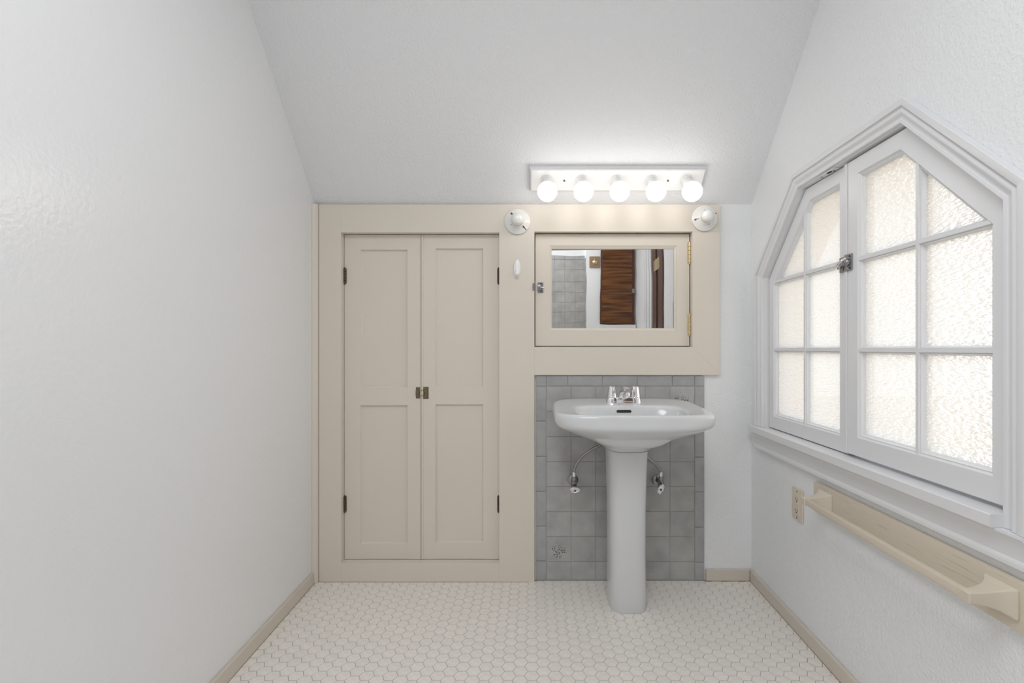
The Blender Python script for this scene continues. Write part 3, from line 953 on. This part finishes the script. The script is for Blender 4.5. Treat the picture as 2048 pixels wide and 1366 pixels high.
def sash(outer, dists, x0, ym, rows):
    """outer polygon (y,z) CCW, face at local x = x0 (positive is outward)"""
    I = inset(outer, dists)
    I2 = inset(I, 0.0035)
    I3 = inset(I, 0.0040)
    G = inset(I, 0.0125)
    T = 0.040
    bm = nb()
    e_ = inset(outer, 0.0018)
    seq = [(outer, x0 + T), (outer, x0 + 0.0018), (e_, x0), (inset(I, -0.0012), x0), (I, x0 + 0.001), (I2, x0 + 0.0060), (inset(I, 0.0060), x0 + 0.0050), (inset(I, 0.0080), x0 + 0.0085), (inset(I, 0.0085), x0 + 0.0120), (G, x0 + 0.016), (G, x0 + T)]
    loft(bm, [[(x, y, z) for y, z in P] for P, x in seq], closed=True)
    so = mk('sash', bm, 'wwood', win, frame=FR)
    # muntins
    MP = [(-0.0115, 0.030), (-0.0115, 0.016), (-0.0078, 0.0095), (-0.0072, 0.0060), (-0.0052, 0.0068), (-0.0046, 0.0012), (0.0046, 0.0012), (0.0052, 0.0068), (0.0072, 0.0060), (0.0078, 0.0095), (0.0115, 0.016), (0.0115, 0.030)]
    ys = [p[0] for p in I]; zs = [p[1] for p in I]
    # vertical: find the top of I at ym
    col = clip(clip(I, lambda p: p[0] - (ym - 1e-4)), lambda p: (ym + 1e-4) - p[0])
    z0, z1 = min(p[1] for p in col), max(p[1] for p in col)
    bm = nb()
    loft(bm, [[(x0 + dx, ym + dy, z) for dy, dx in MP] for z in (z0 - 0.002, z1 + 0.004)])
    mk('muntin', bm, 'wwood', so, frame=FR)
    for zr in rows:
        row = clip(clip(I, lambda p: p[1] - (zr - 1e-4)), lambda p: (zr + 1e-4) - p[1])
        y0, y1 = min(p[0] for p in row), max(p[0] for p in row)
        bm = nb()
        loft(bm, [[(x0 + dx + 0.0003, y, zr + dz) for dz, dx in MP] for y in (y0 - 0.002, y1 + 0.002)])
        mk('muntin', bm, 'wwood', so, frame=FR)
    zz = [min(zs) - 1] + list(rows) + [max(zs) + 1]
    yy = [min(ys) - 1, ym, max(ys) + 1]
    for i in range(2):
        for j in range(len(zz) - 1):
            P = clip(I3, lambda p: p[0] - yy[i] - 0.004)
            P = clip(P, lambda p: yy[i + 1] - 0.004 - p[0])
            P = clip(P, lambda p: p[1] - zz[j] - 0.004)
            P = clip(P, lambda p: zz[j + 1] - 0.004 - p[1])
            bm = nb()
            bm.faces.new([bm.verts.new((x0 + 0.0165, y, z)) for y, z in P])
            mk('pane', bm, 'glass', so, frame=FR, recalc=False)
    return so
gp = 0.0025
# far sash (left in view): local y from 1.489 to 2.01
sl = [(1.4905, 0.7085), (2.010 - gp, 0.7085), (2.010 - gp, 1.338 - gp * 0.41), (1.732 - gp * 0.41, 1.622 - gp), (1.4905, 1.622 - gp)]
s1 = sash(sl, [0.051, 0.036, 0.050, 0.047, 0.042], 0.019, 1.741, [1.035, 1.315])
# near sash
sr = [(0.963 + gp, 0.715), (1.4870, 0.715), (1.4870, 1.616), (1.236 + gp * 0.41, 1.616), (0.963 + gp, 1.338 - gp * 0.41)]
s2 = sash(sr, [0.057, 0.057, 0.048, 0.050, 0.036], 0.009, 1.205, [1.035, 1.309])

bm = nb(); box(bm, 0.0055, 0.0088, 1.4762, 1.4868, 0.7165, 1.6145, 0.0012)
mk('astragal', bm, 'wwood', s2, frame=FR)

# window latch across the meeting stiles
zl = 1.306
bm = nb()
box(bm, 0.0145, 0.0188, 1.494, 1.528, zl - 0.024, zl + 0.024, 0.002)
box(bm, 0.0045, 0.0188, 1.494, 1.507, zl - 0.020, zl + 0.020, 0.002)
mk('strike', bm, 'dchrome', s1, frame=FR, smooth='auto')
bm = nb()
box(bm, 0.0035, 0.0088, 1.452, 1.486, zl - 0.026, zl + 0.026, 0.002)
lathe(bm, [(0.013, 0), (0.013, 0.005), (0.010, 0.010), (0.006, 0.012)], axis((0.0037, 1.470, zl), (-1, 0, 0)), 20)
wl = mk('latch', bm, 'dchrome', s2, frame=FR, smooth='auto')
bm = nb()
tube(bm, spline([(-0.005, 1.463, zl + 0.012), (-0.010, 1.474, zl + 0.006), (-0.011, 1.490, zl), (-0.006, 1.508, zl - 0.008), (0.002, 1.518, zl - 0.012)], 5), 0.0045, 8)
mk('latch_lever', bm, 'chrome', s2, frame=FR, smooth=True)
for z in (zl - 0.018, zl + 0.018):
    screw((0.0035, 1.458, z), (-1, 0, 0), 0.0040, 'bronze', s2, FR)
# bolt strike in the head of the jamb
bm = nb()
box(bm, -0.004, 0.016, 1.525, 1.605, 1.6190, 1.6218)
hp = mk('head_strike', bm, 'enamel', win, frame=FR)
bm = nb()
lathe(bm, [(1, 0), (1, 0.0006)], Matrix.Translation((0.004, 1.562, 1.6183)) @ Matrix.Diagonal((0.0055, 0.012, 1, 1)), 16)
mk('bolt_hole', bm, 'black', hp, frame=FR)
bm = nb()
box(bm, 0.0, 0.008, 1.603, 1.6062, 1.6186, 1.6219)
mk('plate_edge', bm, 'black', hp, frame=FR)
bm = nb()
lathe(bm, [(1, 0), (1, 0.0006)], Matrix.Translation((0.011, 1.548, 1.6183)) @ Matrix.Diagonal((0.0022, 0.006, 1, 1)), 10)
mk('bolt_hole', bm, 'black', hp, frame=FR)

# ------------------------------------------------------------------ outlet
oy, oz = 1.742, 0.4675
out_ = thing('outlet', (XR(oy) - 0.001, oy, oz), 'ivory double power outlet with test buttons on the right wall', 'outlet')
bm = nb(); box(bm, -0.0065, -0.0004, oy - 0.036, oy + 0.036, oz - 0.058, oz + 0.058, 0.0025)
mk('cover_plate', bm, 'ivory', out_, frame=FR, smooth='auto')
bm = nb(); box(bm, -0.0085, -0.0060, oy - 0.0165, oy + 0.0165, oz - 0.0335, oz + 0.0335, 0.0008, 1)
rc = mk('receptacle', bm, 'ivory', out_, frame=FR)
for z in (oz + 0.0205, oz - 0.0205):
    for dy_, hh_ in ((0.0062, 0.0045), (-0.0062, 0.0040)):
        bm = nb()
        box(bm, -0.0089, -0.0080, oy + dy_ - 0.0012, oy + dy_ + 0.0012, z - hh_, z + hh_)
        mk('slot', bm, 'black', rc, frame=FR)
    bm = nb()
    lathe(bm, [(0.0028, 0), (0.0028, 0.0009)], axis((-0.0080, oy, z - 0.0085), (-1, 0, 0)), 10)
    mk('slot', bm, 'black', rc, frame=FR)
for z in (oz + 0.0042, oz - 0.0042):
    bm = nb(); box(bm, -0.0100, -0.0080, oy - 0.0085, oy + 0.0085, z - 0.0032, z + 0.0032, 0.0006, 1)
    mk('button', bm, 'ivory', rc, frame=FR)
for z in (oz + 0.048, oz - 0.048):
    screw((-0.0063, oy, z), (-1, 0, 0), 0.003, 'dbrass', out_, FR)

# ------------------------------------------------------------------ towel rail
tr_ = thing('towel_rail', (XR(1.25) - 0.02, 1.25, 0.49), 'cream wooden towel rail on a grained backing board under the window', 'towel rail')
bm = nb(); box(bm, -0.0185, -0.0004, 0.865, 1.614, 0.490, 0.588, 0.0022)
mk('backing_board', bm, 'board', tr_, frame=FR, smooth='auto')
def bracket(y):
    bm = nb()
    zc_ = 0.543
    L = []
    for o_, hy, hz_ in ((0.0187, 0.0365, 0.0310), (0.0225, 0.0365, 0.0310), (0.0245, 0.0345, 0.0290), (0.030, 0.0270, 0.0255), (0.042, 0.0190, 0.0195), (0.060, 0.0145, 0.0140), (0.078, 0.0120, 0.0115), (0.0905, 0.0115, 0.0110), (0.0925, 0.0095, 0.0095)):
        ring = []
        for k in range(24):
            a = 2 * PI * k / 24
            c, s = math.cos(a), math.sin(a)
            ring.append((-o_, y + hy * math.copysign(abs(c) ** 0.14, c), zc_ + hz_ * math.copysign(abs(s) ** 0.14, s)))
        L.append(ring)
    loft(bm, L)
    mk('bracket', bm, 'rail', tr_, frame=FR, smooth='auto')
bracket(1.545)
bracket(0.952)
bm = nb(); box(bm, -0.0900, -0.0735, 0.955, 1.542, 0.5345, 0.5520, 0.0012)
mk('bar', bm, 'rail', tr_, frame=FR, smooth='auto')
bm = nb()
lathe(bm, [(0.004, 0), (0.0035, 0.001), (0.001, 0.0014)], axis((-0.0184, 0.885, 0.543), (-1, 0, 0)), 8)
mk('screw', bm, 'dbrass', tr_, frame=FR)

# ------------------------------------------------------------------ rear of the room, seen in the mirror
zr = [1.98 - 0.111 * k for k in range(0, 9)]
for i in range(7):
    x1 = 0.416 - 0.111 * i
    for k in range(8):
        bm = nb(); box(bm, x1 - 0.1095, x1, Y0 - 0.1497, Y0 - 0.142, zr[k + 1] + 0.0015, zr[k], 0.0015, 1)
        mk('shower_tile', bm, 'tile', wall_rear)
    bm = nb(); box(bm, x1 - 0.1095, x1, Y0 - 0.1497, Y0 - 0.140, 1.9815, 2.030, 0.003, 1)
    mk('shower_border_tile', bm, 'btile', wall_rear)
for k in range(8):
    bm = nb(); box(bm, 0.411, 0.4195, Y0 - 0.1400, Y0 - 0.002, zr[k + 1] + 0.0015, zr[k], 0.0015, 1)
    mk('shower_tile', bm, 'tile', wall_rear)

wc = thing('wall_cabinet', (0.74, Y0, 1.22), 'dark brown wood-grain wall cabinet reflected in the mirror', 'cabinet')
bm = nb(); box(bm, 0.562, 0.912, Y0 + 0.0005, Y0 + 0.020, 1.290, 2.20, 0.002)
mk('frame', bm, 'brown', wc)
bm = nb(); box(bm, 0.578, 0.884, Y0 + 0.0205, Y0 + 0.032, 1.302, 2.18, 0.002)
wdoor = mk('door', bm, 'wood', wc)
bm = nb(); box(bm, 0.880, 0.908, Y0 + 0.0325, Y0 + 0.040, 1.60, 1.65, 0.002)
mk('latch', bm, 'dchrome', wdoor)
bm = nb(); box(bm, 0.550, 0.915, Y0 + 0.0005, Y0 + 0.045, 1.252, 1.2895, 0.002)
mk('ledge', bm, 'wwood', wc)

pl = thing('switch_plate', (0.49, Y0, 1.90), 'small brown wooden plate with brass switch, reflected beside the brown cabinet', 'switch')
bm = nb(); box(bm, 0.452, 0.552, Y0 + 0.0005, Y0 + 0.012, 1.870, 1.990, 0.003)
mk('plate', bm, 'plaque', pl)
bm = nb()
lathe(bm, [(0.024, 0), (0.022, 0.006), (0.012, 0.010), (0.010, 0.020), (0.001, 0.022)], axis((0.504, Y0 + 0.0122, 1.920), (0, 1, 0)), 16)
box(bm, 0.501, 0.507, Y0 + 0.012, Y0 + 0.018, 1.915, 1.97)
mk('toggle', bm, 'brass', pl)

dr2 = thing('door_1', (XR(0.3), 0.3, 0), 'brown door edge and jamb beside white casing, reflected at the mirror right side', 'door', kind='structure')
bm = nb(); box(bm, -0.012, -0.0005, 0.205, 0.345, 0.0, 2.05, 0.002)
mk('jamb', bm, 'brown', dr2, frame=FR)
bm = nb(); box(bm, -0.004, -0.0005, 0.346, 0.404, 0.0, 2.05)
mk('painted_gap_shadow', bm, 'black', dr2, frame=FR)  # solid black strip, paints the shade between jamb and door
bm = nb(); box(bm, -0.012, -0.0005, 0.405, 0.565, 0.0, 2.05, 0.002)
mk('door_edge', bm, 'brown', dr2, frame=FR)
bm = nb()
box(bm, -0.0150, -0.0125, 0.275, 0.370, 1.690, 1.775, 0.001)
box(bm, -0.0150, -0.0125, 0.380, 0.475, 1.690, 1.775, 0.001)
lathe(bm, [(0.005, 0), (0.005, 0.085)], FR.inverted() @ FR @ Matrix.Translation((-0.0145, 0.375, 1.690)), 10)
mk('hinge', bm, 'brass', dr2, frame=FR)
bm = nb()
box(bm, -0.022, -0.0005, -0.10, 0.200, 0.0, 2.10, 0.002)
box(bm, -0.030, -0.0222, -0.04, 0.02, 0.0, 2.10, 0.003)
box(bm, -0.030, -0.0222, 0.10, 0.14, 0.0, 2.10, 0.003)
mk('casing', bm, 'wwood', dr2, frame=FR)

# ------------------------------------------------------------------ outside
bm = nb()
box(bm, 1.25, 40.0, -30.0, 40.0, -3.2, -3.0)
struct(mk('ground', bm, 'ground'), 'pale dry ground outside, blurred behind the pebbled window glass', 'ground')
